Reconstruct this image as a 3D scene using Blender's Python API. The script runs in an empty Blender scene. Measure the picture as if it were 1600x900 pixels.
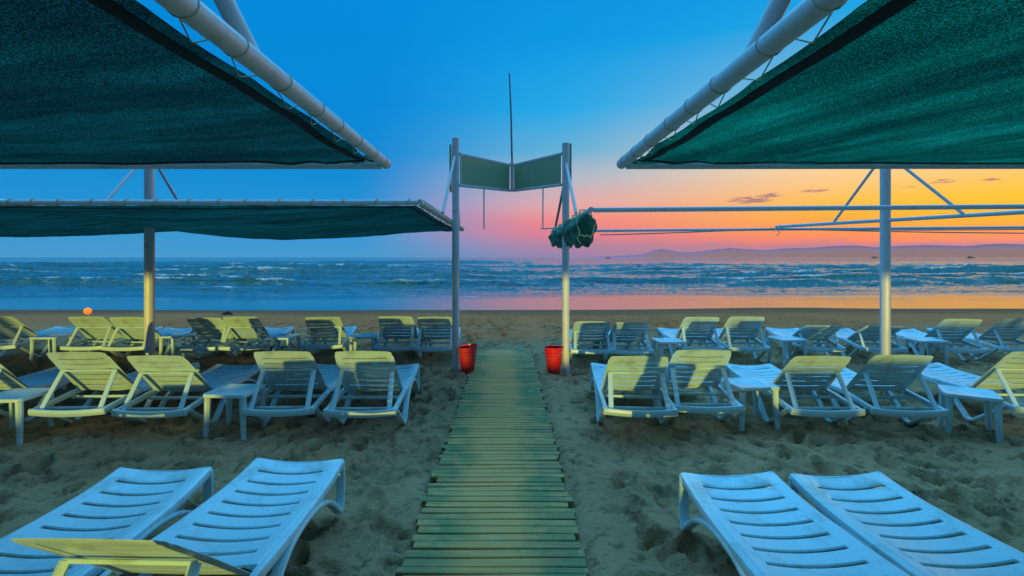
import bpy, bmesh, math, random
import numpy as np
from mathutils import Vector, Matrix

random.seed(7)
RNG = np.random.default_rng(11)
D = bpy.data
SC = bpy.context.scene
COL = SC.collection
R = math.radians

# ------------------------------------------------------------------ numpy noise
def _hash(ix, iy, s):
    h = (ix.astype(np.int64) * 374761393 + iy.astype(np.int64) * 668265263 + s * 974634777) & 0x7fffffff
    h = ((h ^ (h >> 13)) * 1274126177) & 0x7fffffff
    h = h ^ (h >> 16)
    return (h & 0xffff) / 65535.0
def vnoise(x, y, s=0):
    x = np.asarray(x, float); y = np.asarray(y, float)
    ix = np.floor(x); iy = np.floor(y); fx = x - ix; fy = y - iy
    fx = fx * fx * fx * (fx * (fx * 6 - 15) + 10); fy = fy * fy * fy * (fy * (fy * 6 - 15) + 10)
    a = _hash(ix, iy, s); b = _hash(ix + 1, iy, s); c = _hash(ix, iy + 1, s); d = _hash(ix + 1, iy + 1, s)
    return (a * (1 - fx) + b * fx) * (1 - fy) + (c * (1 - fx) + d * fx) * fy - 0.5
def fbm(x, y, s=0, o=4):
    t = 0; a = 1.0; f = 1.0
    for k in range(o):
        t = t + a * vnoise(x * f + 17.3 * k, y * f - 9.1 * k, s + k); a *= .5; f *= 2.03
    return t
def sstep(a, b, x):
    t = np.clip((x - a) / (b - a), 0, 1); return t * t * (3 - 2 * t)

# ------------------------------------------------------------------ mesh builder
class MB:
    def __init__(s): s.v = []; s.f = []
    def add(s, vs, fs):
        b = len(s.v); s.v += [tuple(p) for p in vs]; s.f += [tuple(i + b for i in f) for f in fs]; return s
    def box(s, c, size, rot=None):
        hx, hy, hz = size[0] / 2, size[1] / 2, size[2] / 2
        vs = [Vector((x, y, z)) for x in (-hx, hx) for y in (-hy, hy) for z in (-hz, hz)]
        if rot is not None: vs = [rot @ v for v in vs]
        c = Vector(c)
        return s.add([v + c for v in vs], [(0, 1, 3, 2), (4, 6, 7, 5), (0, 4, 5, 1), (2, 3, 7, 6), (0, 2, 6, 4), (1, 5, 7, 3)])
    def sweep(s, path, w, h=None, n=10, closed=False, up=None, square=0.0):
        """sweep an oval (square=0) or rounded-square section along a polyline; w,h may be lists"""
        P = [Vector(p) for p in path]; L = len(P)
        W = w if isinstance(w, (list, tuple)) else [w] * L
        H = W if h is None else (h if isinstance(h, (list, tuple)) else [h] * L)
        rings = []
        prev = None
        for i, p in enumerate(P):
            if closed: t = P[(i + 1) % L] - P[i - 1]
            else: t = P[min(i + 1, L - 1)] - P[max(i - 1, 0)]
            t.normalize()
            if up is not None: a = Vector(up)
            elif prev is not None: a = prev
            else: a = Vector((0, 0, 1)) if abs(t.z) < .9 else Vector((1, 0, 0))
            a = a - t * a.dot(t)
            if a.length < 1e-5: a = Vector((1, 0, 0)) - t * t.x
            a.normalize(); b = t.cross(a); prev = a
            ring = []
            for k in range(n):
                th = 2 * math.pi * (k + .5) / n
                cx, sy = math.cos(th), math.sin(th)
                if square > 0:
                    m = (abs(cx) ** (2 / (1 - square)) + abs(sy) ** (2 / (1 - square))) if square < 1 else 1
                    q = 1 / max((abs(cx) ** 6 + abs(sy) ** 6) ** (1 / 6.), 1e-6)
                    q = 1 + (q - 1) * square
                    cx *= q; sy *= q
                ring.append(p + b * cx * W[i] + a * sy * H[i])
            rings.append(ring)
        vs = [v for r in rings for v in r]; fs = []
        for i in range(L if closed else L - 1):
            j = (i + 1) % L
            for k in range(n):
                k2 = (k + 1) % n
                fs.append((i * n + k, i * n + k2, j * n + k2, j * n + k))
        if not closed:
            fs.append(tuple(range(n - 1, -1, -1))); fs.append(tuple((L - 1) * n + k for k in range(n)))
        return s.add(vs, fs)
    def tube(s, a, b, r, n=12): return s.sweep([a, b], r, n=n)
    def lathe(s, prof, n=28, c=(0, 0, 0), fn=None):
        vs = []; fs = []
        for (r, z) in prof:
            for k in range(n):
                t = 2 * math.pi * k / n; rr = r; zz = z
                if fn: rr, zz = fn(r, z, t)
                vs.append((c[0] + rr * math.cos(t), c[1] + rr * math.sin(t), c[2] + zz))
        for i in range(len(prof) - 1):
            for k in range(n):
                k2 = (k + 1) % n
                fs.append((i * n + k, i * n + k2, (i + 1) * n + k2, (i + 1) * n + k))
        return s.add(vs, fs)
    def build(s, name, mat, parent=None, smooth=40, bevel=0, loc=None):
        me = D.meshes.new(name); me.from_pydata(s.v, [], s.f); me.validate()
        bm = bmesh.new(); bm.from_mesh(me); bmesh.ops.recalc_face_normals(bm, faces=bm.faces)
        if bevel: bmesh.ops.bevel(bm, geom=[e for e in bm.edges if e.is_manifold and e.calc_face_angle(0) > .6], offset=bevel, segments=2, profile=.6, affect='EDGES', clamp_overlap=True)
        bm.to_mesh(me); bm.free()
        if smooth:
            me.shade_smooth(); me.set_sharp_from_angle(angle=R(smooth))
        me.materials.append(mat)
        o = D.objects.new(name, me); COL.objects.link(o)
        if parent: o.parent = parent
        if loc: o.location = loc
        return o
def grid_mesh(name, X, Y, Z, mat, parent=None, attrs=None):
    r, c = X.shape
    me = D.meshes.new(name)
    co = np.stack([X, Y, Z], -1).reshape(-1, 3).astype(np.float32)
    i = np.arange(r * c).reshape(r, c)
    q = np.stack([i[:-1, :-1], i[:-1, 1:], i[1:, 1:], i[1:, :-1]], -1).reshape(-1, 4).astype(np.int32)
    me.vertices.add(r * c); me.vertices.foreach_set('co', co.ravel())
    me.loops.add(q.size); me.loops.foreach_set('vertex_index', q.ravel())
    me.polygons.add(len(q)); me.polygons.foreach_set('loop_start', np.arange(0, q.size, 4, dtype=np.int32))
    me.update(calc_edges=True); me.validate()
    me.shade_smooth()
    for k, a in (attrs or {}).items():
        at = me.attributes.new(k, 'FLOAT', 'POINT'); at.data.foreach_set('value', a.ravel().astype(np.float32))
    me.materials.append(mat)
    o = D.objects.new(name, me); COL.objects.link(o)
    if parent: o.parent = parent
    return o
def tag(o, label=None, cat=None, group=None, kind=None):
    if label: o['label'] = label
    if cat: o['category'] = cat
    if group: o['group'] = group
    if kind: o['kind'] = kind
    return o
def empty(name, loc, label=None, cat=None, group=None, rz=0):
    o = D.objects.new(name, None); COL.objects.link(o); o.location = loc; o.rotation_euler = (0, 0, rz)
    o.empty_display_size = .2
    return tag(o, label, cat, group)
def copy_tree(o, parent=None):
    c = o.copy(); COL.objects.link(c); c.parent = parent
    for ch in [k for k in D.objects if k.parent == o]: copy_tree(ch, c)
    return c

# ------------------------------------------------------------------ materials
def srgb(r, g, b):
    f = lambda c: (c / 255 / 12.92) if c / 255 <= .04045 else ((c / 255 + .055) / 1.055) ** 2.4
    return (f(r), f(g), f(b), 1)
class N:
    """tiny node helper"""
    def __init__(s, tree): s.t = tree
    def n(s, typ, **kw):
        nd = s.t.nodes.new(typ)
        for k, v in kw.items():
            if k == 'ins':
                for i, val in v.items():
                    if hasattr(val, 'is_output'): s.t.links.new(val, nd.inputs[i])
                    else: nd.inputs[i].default_value = val
            else: setattr(nd, k, v)
        return nd
    def math(s, op, a, b=None, c=None, clamp=False):
        nd = s.t.nodes.new('ShaderNodeMath'); nd.operation = op; nd.use_clamp = clamp
        for i, v in enumerate((a, b, c)):
            if v is None: continue
            if hasattr(v, 'is_output'): s.t.links.new(v, nd.inputs[i])
            else: nd.inputs[i].default_value = v
        return nd.outputs[0]
    def ss(s, v, a, b, x=0., y=1.):
        nd = s.t.nodes.new('ShaderNodeMapRange'); nd.interpolation_type = 'SMOOTHSTEP'
        s.t.links.new(v, nd.inputs[0]); nd.inputs[1].default_value = a; nd.inputs[2].default_value = b
        nd.inputs[3].default_value = x; nd.inputs[4].default_value = y
        return nd.outputs[0]
    def mix(s, f, a, b, typ='MIX'):
        nd = s.t.nodes.new('ShaderNodeMix'); nd.data_type = 'RGBA'; nd.blend_type = typ
        for i, v in ((0, f), (6, a), (7, b)):
            if hasattr(v, 'is_output'): s.t.links.new(v, nd.inputs[i])
            else: nd.inputs[i].default_value = v
        return nd.outputs[2]
    def ramp(s, v, stops, interp='LINEAR'):
        nd = s.t.nodes.new('ShaderNodeValToRGB'); cr = nd.color_ramp; cr.interpolation = interp
        while len(cr.elements) < len(stops): cr.elements.new(.5)
        for e, (p, c) in zip(cr.elements, stops): e.position = p; e.color = c
        s.t.links.new(v, nd.inputs[0]); return nd.outputs[0]
    def noise(s, vec, scale, detail=4, rough=.55, dist=0):
        nd = s.n('ShaderNodeTexNoise', ins={'Scale': scale, 'Detail': detail, 'Roughness': rough, 'Distortion': dist})
        if vec is not None: s.t.links.new(vec, nd.inputs['Vector'])
        return nd.outputs['Fac']
    def mapping(s, vec, scale=(1, 1, 1), rot=(0, 0, 0)):
        nd = s.t.nodes.new('ShaderNodeMapping'); s.t.links.new(vec, nd.inputs[0])
        nd.inputs['Scale'].default_value = scale; nd.inputs['Rotation'].default_value = rot
        return nd.outputs[0]
    def bump(s, h, strength=.3, dist=.01):
        nd = s.t.nodes.new('ShaderNodeBump'); s.t.links.new(h, nd.inputs['Height'])
        nd.inputs['Strength'].default_value = strength; nd.inputs['Distance'].default_value = dist
        return nd.outputs[0]
def mat(name):
    m = D.materials.new(name); m.use_nodes = True
    t = m.node_tree; b = t.nodes['Principled BSDF']
    return m, N(t), b, t
def objvec(n): return n.n('ShaderNodeTexCoord').outputs['Object']
def geopos(n): return n.n('ShaderNodeNewGeometry').outputs['Position']

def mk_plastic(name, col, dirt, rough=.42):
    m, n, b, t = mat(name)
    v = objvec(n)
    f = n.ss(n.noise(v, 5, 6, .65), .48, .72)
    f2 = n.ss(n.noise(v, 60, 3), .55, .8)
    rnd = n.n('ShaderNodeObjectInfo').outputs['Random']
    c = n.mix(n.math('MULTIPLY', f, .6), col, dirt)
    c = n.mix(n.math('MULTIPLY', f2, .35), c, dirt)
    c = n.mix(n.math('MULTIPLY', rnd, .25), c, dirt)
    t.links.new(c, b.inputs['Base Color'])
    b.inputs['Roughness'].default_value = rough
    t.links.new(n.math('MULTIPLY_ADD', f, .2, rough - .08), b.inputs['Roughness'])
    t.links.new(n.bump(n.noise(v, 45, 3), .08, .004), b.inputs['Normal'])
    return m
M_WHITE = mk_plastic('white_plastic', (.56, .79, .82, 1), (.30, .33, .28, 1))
M_RED = mk_plastic('red_plastic', (.85, .012, .012, 1), (.38, .05, .04, 1), .38)
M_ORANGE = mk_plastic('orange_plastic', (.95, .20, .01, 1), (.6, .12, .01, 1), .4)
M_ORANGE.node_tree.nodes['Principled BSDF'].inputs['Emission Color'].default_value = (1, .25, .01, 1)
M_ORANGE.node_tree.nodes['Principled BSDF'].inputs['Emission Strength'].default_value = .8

def mk_paint(name, col, rust, amt=.25):
    m, n, b, t = mat(name)
    v = geopos(n)
    f = n.ss(n.noise(v, 6, 7, .7), .56, .7)
    g = n.ss(n.noise(n.mapping(v, (30, 30, 3)), 1.5, 5), .5, .75)
    c = n.mix(n.math('MULTIPLY', f, amt), col, rust)
    c = n.mix(n.math('MULTIPLY', g, amt * .8), c, (.32, .27, .22, 1))
    t.links.new(c, b.inputs['Base Color'])
    t.links.new(n.math('MULTIPLY_ADD', f, .3, .36), b.inputs['Roughness'])
    t.links.new(n.bump(n.noise(v, 70, 3), .12, .003), b.inputs['Normal'])
    return m
M_PIPE = mk_paint('white_painted_steel', (.66, .65, .63, 1), (.20, .10, .05, 1))
M_DARKPIPE = mk_paint('weathered_grey_steel', (.20, .20, .21, 1), (.09, .06, .05, 1), .5)
M_PANEL = mk_paint('green_sign_panel', (.34, .44, .24, 1), (.30, .28, .18, 1), .5)
M_ROPE = mk_plastic('pale_rope', (.55, .50, .34, 1), (.35, .32, .2, 1), .9)
M_YROPE = mk_plastic('yellow_rope', (.85, .70, .20, 1), (.4, .36, .16, 1), .9)

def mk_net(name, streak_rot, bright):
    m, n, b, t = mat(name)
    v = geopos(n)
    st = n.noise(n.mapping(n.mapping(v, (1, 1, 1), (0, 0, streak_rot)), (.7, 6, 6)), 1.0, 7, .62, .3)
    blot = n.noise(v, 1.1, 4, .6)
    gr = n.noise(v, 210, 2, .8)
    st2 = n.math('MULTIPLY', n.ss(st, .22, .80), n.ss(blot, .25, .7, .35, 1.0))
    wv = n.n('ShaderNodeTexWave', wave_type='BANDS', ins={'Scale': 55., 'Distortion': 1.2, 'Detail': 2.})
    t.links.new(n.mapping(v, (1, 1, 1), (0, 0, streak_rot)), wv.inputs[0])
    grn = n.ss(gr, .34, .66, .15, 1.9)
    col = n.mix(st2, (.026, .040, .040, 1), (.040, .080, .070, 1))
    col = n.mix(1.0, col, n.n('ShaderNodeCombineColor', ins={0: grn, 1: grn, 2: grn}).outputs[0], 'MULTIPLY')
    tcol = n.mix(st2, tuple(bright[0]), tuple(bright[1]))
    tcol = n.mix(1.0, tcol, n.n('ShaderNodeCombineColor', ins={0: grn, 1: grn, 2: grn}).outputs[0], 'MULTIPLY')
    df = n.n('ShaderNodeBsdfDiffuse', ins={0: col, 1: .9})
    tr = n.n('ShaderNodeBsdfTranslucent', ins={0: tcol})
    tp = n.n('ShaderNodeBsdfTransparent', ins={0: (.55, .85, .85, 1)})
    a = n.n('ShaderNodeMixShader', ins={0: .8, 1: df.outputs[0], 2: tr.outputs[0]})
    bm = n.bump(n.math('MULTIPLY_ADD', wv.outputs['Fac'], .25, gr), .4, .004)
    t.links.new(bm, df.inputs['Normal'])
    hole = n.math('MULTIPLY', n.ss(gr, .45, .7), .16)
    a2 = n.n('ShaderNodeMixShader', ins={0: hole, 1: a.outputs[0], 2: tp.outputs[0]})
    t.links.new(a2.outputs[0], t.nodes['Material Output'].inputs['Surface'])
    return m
M_NET = mk_net('shaded_side_green_net', .12, ((.08, .15, .135, 1), (.11, .36, .29, 1)))  # dark copy for the left canopies, shade put into the colour
M_NET_LIT = mk_net('lit_side_green_net', R(-104), ((.05, .23, .17, 1), (.08, .66, .44, 1)))  # bright copy of the same net, sunset-side light put into the colour
M_FURL = mk_plastic('furled_net_cloth', (.02, .16, .10, 1), (.01, .05, .04, 1), .8)
M_HEM = mk_plastic('dark_net_hem', (.010, .020, .022, 1), (.015, .02, .02, 1), .95)

# sand
def mk_sand():
    m, n, b, t = mat('beach_sand')
    v = geopos(n)
    big = n.noise(v, .5, 5, .6)
    mid = n.noise(v, 3.2, 6, .65)
    fine = n.noise(v, 130, 4, .75)
    c = n.mix(n.ss(big, .35, .65), (.44, .235, .108, 1), (.64, .345, .165, 1))
    c = n.mix(n.ss(mid, .5, .75, 0, .6), c, (.22, .155, .078, 1))
    c = n.mix(n.ss(n.noise(v, 9, 5, .7), .50, .66, 0, .75), c, (.11, .07, .034, 1))
    c = n.mix(n.ss(fine, .4, .75, 0, .5), c, (.36, .29, .20, 1))
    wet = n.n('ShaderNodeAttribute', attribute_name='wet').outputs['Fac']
    warm_far = n.n('ShaderNodeAttribute', attribute_name='warm_far').outputs['Fac']
    c = n.mix(n.math('MULTIPLY', warm_far, n.math('MULTIPLY_ADD', mid, .5, .6)), c, (.85, .19, .052, 1))  # far sand reddened, warm light put into its colour
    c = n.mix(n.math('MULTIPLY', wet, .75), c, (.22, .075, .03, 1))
    t.links.new(c, b.inputs['Base Color'])
    t.links.new(n.math('MULTIPLY_ADD', wet, -.25, .95), b.inputs['Roughness'])
    b.inputs['Specular IOR Level'].default_value = .08
    h = n.math('MULTIPLY_ADD', fine, .25, n.math('MULTIPLY', n.noise(v, 13, 6, .68), 1.3))
    t.links.new(n.bump(h, .8, .05), b.inputs['Normal'])
    return m
M_SAND = mk_sand()

def mk_wood():
    m, n, b, t = mat('weathered_planks')
    v = geopos(n)
    pl = n.n('ShaderNodeAttribute', attribute_name='plank').outputs['Fac']
    off = n.n('ShaderNodeCombineXYZ', ins={0: n.math('MULTIPLY', pl, 37.), 1: 0., 2: 0.}).outputs[0]
    va = n.n('ShaderNodeVectorMath', operation='ADD', ins={0: v, 1: off}).outputs[0]
    g = n.noise(n.mapping(va, (1.4, 26, 26)), 2, 7, .7)
    d = n.noise(v, 2.1, 5, .65)
    c = n.mix(n.ss(g, .32, .68), (.26, .125, .036, 1), (.72, .40, .12, 1))
    c = n.mix(n.math('MULTIPLY', n.ss(pl, .1, 1.0), .75), c, (.26, .17, .07, 1))
    c = n.mix(n.ss(d, .42, .62, 0, .75), c, (.10, .19, .06, 1))
    px_ = n.n('ShaderNodeSeparateXYZ', ins={0: v}).outputs[0]
    worn = n.ss(n.math('ADD', n.math('ABSOLUTE', n.math('ADD', px_, .07)), n.math('MULTIPLY_ADD', d, .5, -.25)), .10, .40, .85, 0)
    c = n.mix(worn, c, n.mix(g, (.58, .22, .05, 1), (.95, .42, .12, 1)))
    # drifted sand in the grain
    s_ = n.ss(n.noise(v, 5, 6, .7), .52, .7, 0, .7)
    c = n.mix(s_, c, (.62, .34, .13, 1))
    t.links.new(c, b.inputs['Base Color']); b.inputs['Roughness'].default_value = .85
    t.links.new(n.bump(g, .5, .006), b.inputs['Normal'])
    return m
M_WOOD = mk_wood()

def mk_water():
    m, n, b, t = mat('sea_water')
    v = geopos(n)
    foam = n.n('ShaderNodeAttribute', attribute_name='foam').outputs['Fac']
    film = n.n('ShaderNodeAttribute', attribute_name='film').outputs['Fac']
    fn = n.noise(v, 3.0, 7, .75)
    fm = n.math('MULTIPLY', n.ss(n.math('ADD', foam, n.math('MULTIPLY_ADD', fn, 1.5, -.75)), .45, .95), .8, clamp=True)
    c = n.mix(fm, (.010, .085, .092, 1), (.74, .76, .76, 1))
    t.links.new(c, b.inputs['Base Color'])
    b.inputs['IOR'].default_value = 1.5
    t.links.new(n.math('MULTIPLY_ADD', fm, .6, .045), b.inputs['Roughness'])
    w1 = n.noise(n.mapping(v, (.16, 1.2, 1)), 1.2, 7, .62)
    w2 = n.noise(n.mapping(v, (.05, .16, 1)), 1.0, 5, .6)
    h = n.math('MULTIPLY_ADD', w2, 2.2, n.math('MULTIPLY', w1, .5))
    bp = t.nodes.new('ShaderNodeBump'); t.links.new(h, bp.inputs['Height'])
    t.links.new(n.math('MULTIPLY_ADD', film, -.96, 1.0), bp.inputs['Strength']); bp.inputs['Distance'].default_value = .85
    t.links.new(bp.outputs[0], b.inputs['Normal'])
    return m
M_WATER = mk_water()
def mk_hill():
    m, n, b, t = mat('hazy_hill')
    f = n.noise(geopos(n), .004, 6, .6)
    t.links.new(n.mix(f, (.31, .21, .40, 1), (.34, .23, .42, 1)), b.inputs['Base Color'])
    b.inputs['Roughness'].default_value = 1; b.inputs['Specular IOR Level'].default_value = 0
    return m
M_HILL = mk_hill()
M_BOAT = mk_paint('dark_boat_paint', (.05, .06, .08, 1), (.1, .06, .04, 1))
def mk_rock():
    m, n, b, t = mat('dark_seaweed')
    t.links.new(n.mix(n.noise(geopos(n), 14, 5), (.02, .02, .018, 1), (.07, .06, .045, 1)), b.inputs['Base Color'])
    b.inputs['Roughness'].default_value = .7
    return m
M_ROCK = mk_rock()

# ------------------------------------------------------------------ camera
H_CAM = 1.75
cam = D.cameras.new('camera'); co = D.objects.new('camera', cam); COL.objects.link(co)
co.location = (0, 0, H_CAM); co.rotation_euler = (R(90), 0, 0)
cam.sensor_width = 36; cam.lens = 18; cam.shift_y = -.03; cam.shift_x = .00625
cam.clip_start = .05; cam.clip_end = 30000
SC.camera = co

# ------------------------------------------------------------------ sky
W = D.worlds.new('World'); SC.world = W; W.use_nodes = True
t = W.node_tree; n = N(t)
bg = t.nodes['Background']
gen = n.n('ShaderNodeTexCoord').outputs['Generated']
sx = n.n('ShaderNodeSeparateXYZ'); t.links.new(gen, sx.inputs[0])
az = n.math('MULTIPLY', n.math('ARCTAN2', sx.outputs[0], sx.outputs[1]), 180 / math.pi)
el = n.math('MULTIPLY', n.math('ARCSINE', sx.outputs[2]), 180 / math.pi)
# slow waviness so that the bands are not perfectly even
wv = n.noise(n.mapping(gen, (3, 3, 14)), 1.0, 4, .5)
elw = n.math('ADD', el, n.math('MULTIPLY_ADD', wv, 2.4, -1.2))
elm = n.math('ADD', n.math('MULTIPLY', el, .35), n.math('MULTIPLY', elw, .65))
p = n.math('DIVIDE', elm, 40.)
def stops(l): return [(e / 40., srgb(*c)) for e, c in l]
cool = n.ramp(p, stops([(0, (72, 154, 206)), (2, (58, 152, 210)), (5, (30, 146, 212)), (9, (6, 138, 212)), (16, (0, 136, 216)), (27, (0, 137, 220)), (40, (0, 132, 217))]))
mid = n.ramp(p, stops([(0, (140, 132, 176)), (1.2, (176, 132, 164)), (2.6, (226, 128, 142)), (4.2, (240, 138, 136)), (6, (226, 168, 170)), (8.5, (176, 184, 200)), (11.5, (96, 176, 214)), (16, (34, 168, 230)), (23, (6, 152, 226)), (31, (0, 142, 221)), (40, (0, 132, 217))]))
warm = n.ramp(p, stops([(0, (196, 128, 146)), (1.2, (240, 124, 118)), (2.2, (255, 140, 92)), (3.6, (255, 168, 66)), (5.2, (255, 190, 84)), (7, (255, 202, 132)), (9, (255, 214, 160)), (12, (224, 206, 190)), (16, (130, 186, 214)), (22, (24, 164, 228)), (31, (0, 144, 222)), (40, (0, 132, 217))]))
rear = n.ramp(p, stops([(0, (120, 130, 140)), (6, (130, 135, 150)), (14, (100, 128, 165)), (25, (40, 122, 195)), (40, (0, 118, 208))]))
f1 = n.ss(az, -17, 8); f2 = n.ss(az, 4, 38)
aab = n.math('ABSOLUTE', az); f3 = n.ss(aab, 65, 125)
sky = n.mix(f2, n.mix(f1, cool, mid), warm)
# stronger yellow close to the set sun
gx = n.math('DIVIDE', n.math('SUBTRACT', az, 47.), 15.); gy = n.math('DIVIDE', n.math('SUBTRACT', el, 4.6), 2.6)
gl = n.math('POWER', 2.718, n.math('MULTIPLY', n.math('ADD', n.math('MULTIPLY', gx, gx), n.math('MULTIPLY', gy, gy)), -1.))
sky = n.mix(n.math('MULTIPLY', gl, .6), sky, srgb(255, 200, 30))
sky = n.mix(f3, sky, rear)
frt = n.ss(sx.outputs[1], -.55, .55, .16, 1.65)
hi = n.mix(1.0, (0.25, 1.10, 2.12, 1), n.n('ShaderNodeCombineColor', ins={0: frt, 1: frt, 2: frt}).outputs[0], 'MULTIPLY')
sky = n.mix(n.ss(el, 28, 50), sky, hi)
# small cloud streaks, in azimuth / elevation
cv = n.n('ShaderNodeCombineXYZ', ins={0: n.math('MULTIPLY', az, .9), 1: n.math('MULTIPLY', el, 4.2), 2: 0.}).outputs[0]
cn = n.noise(cv, 1.0, 6, .6, .6)
def blob(a0, e0, wa, we):
    x = n.math('DIVIDE', n.math('SUBTRACT', az, a0), wa); y = n.math('DIVIDE', n.math('SUBTRACT', el, e0), we)
    return n.math('POWER', 2.718, n.math('MULTIPLY', n.math('ADD', n.math('MULTIPLY', x, x), n.math('MULTIPLY', y, y)), -1.))
cl = None
for (a0, e0, wa, we, k) in [(25.6, 5.75, 2.0, .36, 1.15), (27.2, 6.12, 1.6, .26, 1.1), (31.2, 6.4, 1.6, .24, .8), (38.3, 6.15, 1.2, .18, .62), (40.5, 6.45, 1.6, .22, .7), (43.5, 6.3, 1.2, .16, .68)]:
    q = n.math('MULTIPLY', blob(a0, e0, wa, we), k)
    cl = q if cl is None else n.math('MAXIMUM', cl, q)
clf = n.ss(n.math('MULTIPLY', cl, n.math('MULTIPLY_ADD', cn, 4.2, -1.25)), .25, .85)
sky = n.mix(n.math('MULTIPLY', clf, .8), sky, srgb(150, 112, 132))
# low haze bank over the horizon on the sunset side
cv2 = n.n('ShaderNodeCombineXYZ', ins={0: n.math('MULTIPLY', az, .22), 1: n.math('MULTIPLY', el, .9), 2: 3.}).outputs[0]
hb = n.ss(n.math('SUBTRACT', n.math('MULTIPLY_ADD', n.noise(cv2, 1.0, 5, .55), 3.0, -.1), el), -.5, .5)
hb = n.math('MULTIPLY', n.math('MULTIPLY', hb, n.ss(az, 4, 24)), .82)
sky = n.mix(hb, sky, srgb(178, 132, 150))
nish = n.n('ShaderNodeTexSky', sky_type='NISHITA', sun_disc=False, sun_elevation=R(1.0), sun_rotation=R(48))
b2 = n.n('ShaderNodeBackground', ins={0: nish.outputs[0], 1: .004})
t.links.new(sky, bg.inputs[0]); bg.inputs[1].default_value = 1.0
ads = n.n('ShaderNodeAddShader', ins={0: bg.outputs[0], 1: b2.outputs[0]})
t.links.new(ads.outputs[0], t.nodes['World Output'].inputs['Surface'])

sun = D.lights.new('sun', 'SUN'); so = D.objects.new('sun', sun); COL.objects.link(so)
sun.energy = 2.5; sun.angle = R(.5); sun.color = (1, .85, .12)  # sun-type light standing in for an unseen warm lamp behind the viewer
so.rotation_euler = (R(90 - 1.4), 0, R(-3.5)); so.location = (0, -20, 6)

# ------------------------------------------------------------------ ground
def base_z(x, y):
    z = -0.62 * sstep(12.0, 24.5, y) + .03 * sstep(13, 19, y) * fbm(x * .07, y * .05, 77, 3) - 1.6 * sstep(24, 60, y) - 3 * sstep(60, 200, y)
    return z
SEA = -0.60
def seq(parts):
    out = []
    for a, b, s in parts: out += list(np.arange(a, b, s))
    return np.array(out)
ys = np.concatenate([[-400, -150, -60, -30, -15, -8], seq([(-5, 1.5, .12), (1.5, 8.5, .026), (8.5, 14, .05), (14, 26, .11)]), [26, 28, 32, 40, 60, 100, 200, 600]])
xs_half = np.concatenate([seq([(0, 5.0, .026), (5, 11, .055), (11, 30, .35)]), [30, 45, 80, 160, 400, 1000, 3000]])
xs = np.concatenate([-xs_half[:0:-1], xs_half])
GX, GY = np.meshgrid(xs, ys)
near = 1 - sstep(15, 23, GY)
Z = base_z(GX, GY)
lum = fbm(GX * 1.1, GY * 1.1, 3, 3) * .045 + fbm(GX * 4.2, GY * 4.2, 9, 3) * .030
churn = .55 + .9 * sstep(-.15, .25, fbm(GX * .6, GY * .6, 21, 2))
PATH_X = lambda y: -.075 + .006 * y
smooth_r = np.exp(-((GX - (PATH_X(GY) + .70)) / .15) ** 2)          # swept strip on the right of the path
onpath = sstep(.60, .50, np.abs(GX - PATH_X(GY))) * (1 - sstep(9.6, 10.0, GY))
foot = np.zeros_like(Z)
iy0 = np.searchsorted(ys, 1.0)
for k in range(5200):
    fx = RNG.uniform(-10, 10); fy = 1.2 + 18 * RNG.random() ** 1.35
    if abs(fx - PATH_X(fy)) < .53 and fy < 9.5: continue
    if .5 < fx - PATH_X(fy) < .85 and RNG.random() < .75: continue
    a = RNG.normal(math.pi / 2, .8); L = RNG.uniform(.09, .16); Wd = L * RNG.uniform(.38, .6); dep = RNG.uniform(.03, .085)
    x0, x1 = np.searchsorted(xs, [fx - .4, fx + .4]); y0, y1 = np.searchsorted(ys, [fy - .4, fy + .4])
    if y1 - y0 < 3: continue
    dx = GX[y0:y1, x0:x1] - fx; dy = GY[y0:y1, x0:x1] - fy
    u = (dx * math.cos(a) + dy * math.sin(a)) / L; v = (-dx * math.sin(a) + dy * math.cos(a)) / Wd
    r2 = u * u + v * v
    foot[y0:y1, x0:x1] += dep * (-np.exp(-r2 ** 2.2) + .45 * np.exp(-(np.sqrt(r2) - 1.35) ** 2 * 9))
def groove(pts_, w_, dep_):
    for (xa, ya), (xb, yb) in zip(pts_[:-1], pts_[1:]):
        L2 = math.hypot(xb - xa, yb - ya)
        x0, x1 = np.searchsorted(xs, [min(xa, xb) - .2, max(xa, xb) + .2]); y0, y1 = np.searchsorted(ys, [min(ya, yb) - .2, max(ya, yb) + .2])
        gx_, gy_ = GX[y0:y1, x0:x1] - xa, GY[y0:y1, x0:x1] - ya
        t_ = (gx_ * (xb - xa) + gy_ * (yb - ya)) / L2 / L2; dd = (gx_ * (yb - ya) - gy_ * (xb - xa)) / L2
        inn = sstep(-.03, .03, t_) * sstep(1.03, .97, t_)
        foot[y0:y1, x0:x1] = foot[y0:y1, x0:x1] * (1 - .8 * inn * np.exp(-(dd / .16) ** 2)) + inn * dep_ * (-np.exp(-(dd / w_) ** 4) + .6 * np.exp(-((np.abs(dd) - w_ * 1.7) / (w_ * .6)) ** 2))
groove([(1.62, 5.45), (1.98, 4.85), (2.38, 4.25), (2.75, 3.75)], .035, .035)
groove([(2.22, 5.5), (2.62, 4.9), (3.05, 4.35)], .035, .03)
groove([(1.05, 5.4), (1.15, 4.6), (1.40, 3.9)], .03, .022)
groove([(-1.2, 5.3), (-1.0, 4.5), (-.95, 3.9)], .03, .025)
groove([(-2.0, 5.3), (-2.2, 4.6), (-2.6, 4.1)], .035, .03)
foot = np.clip(foot, -.11, .06)
Z = Z + near * ((lum * churn + foot) * (1 - .75 * smooth_r) * (1 - onpath) + .035 * smooth_r * (1 - sstep(9, 10, GY)) - .03 * onpath - .012)
wet = sstep(17.5, 22.0, GY + fbm(GX * .25, GY * .5, 5, 3) * 2.0)
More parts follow.
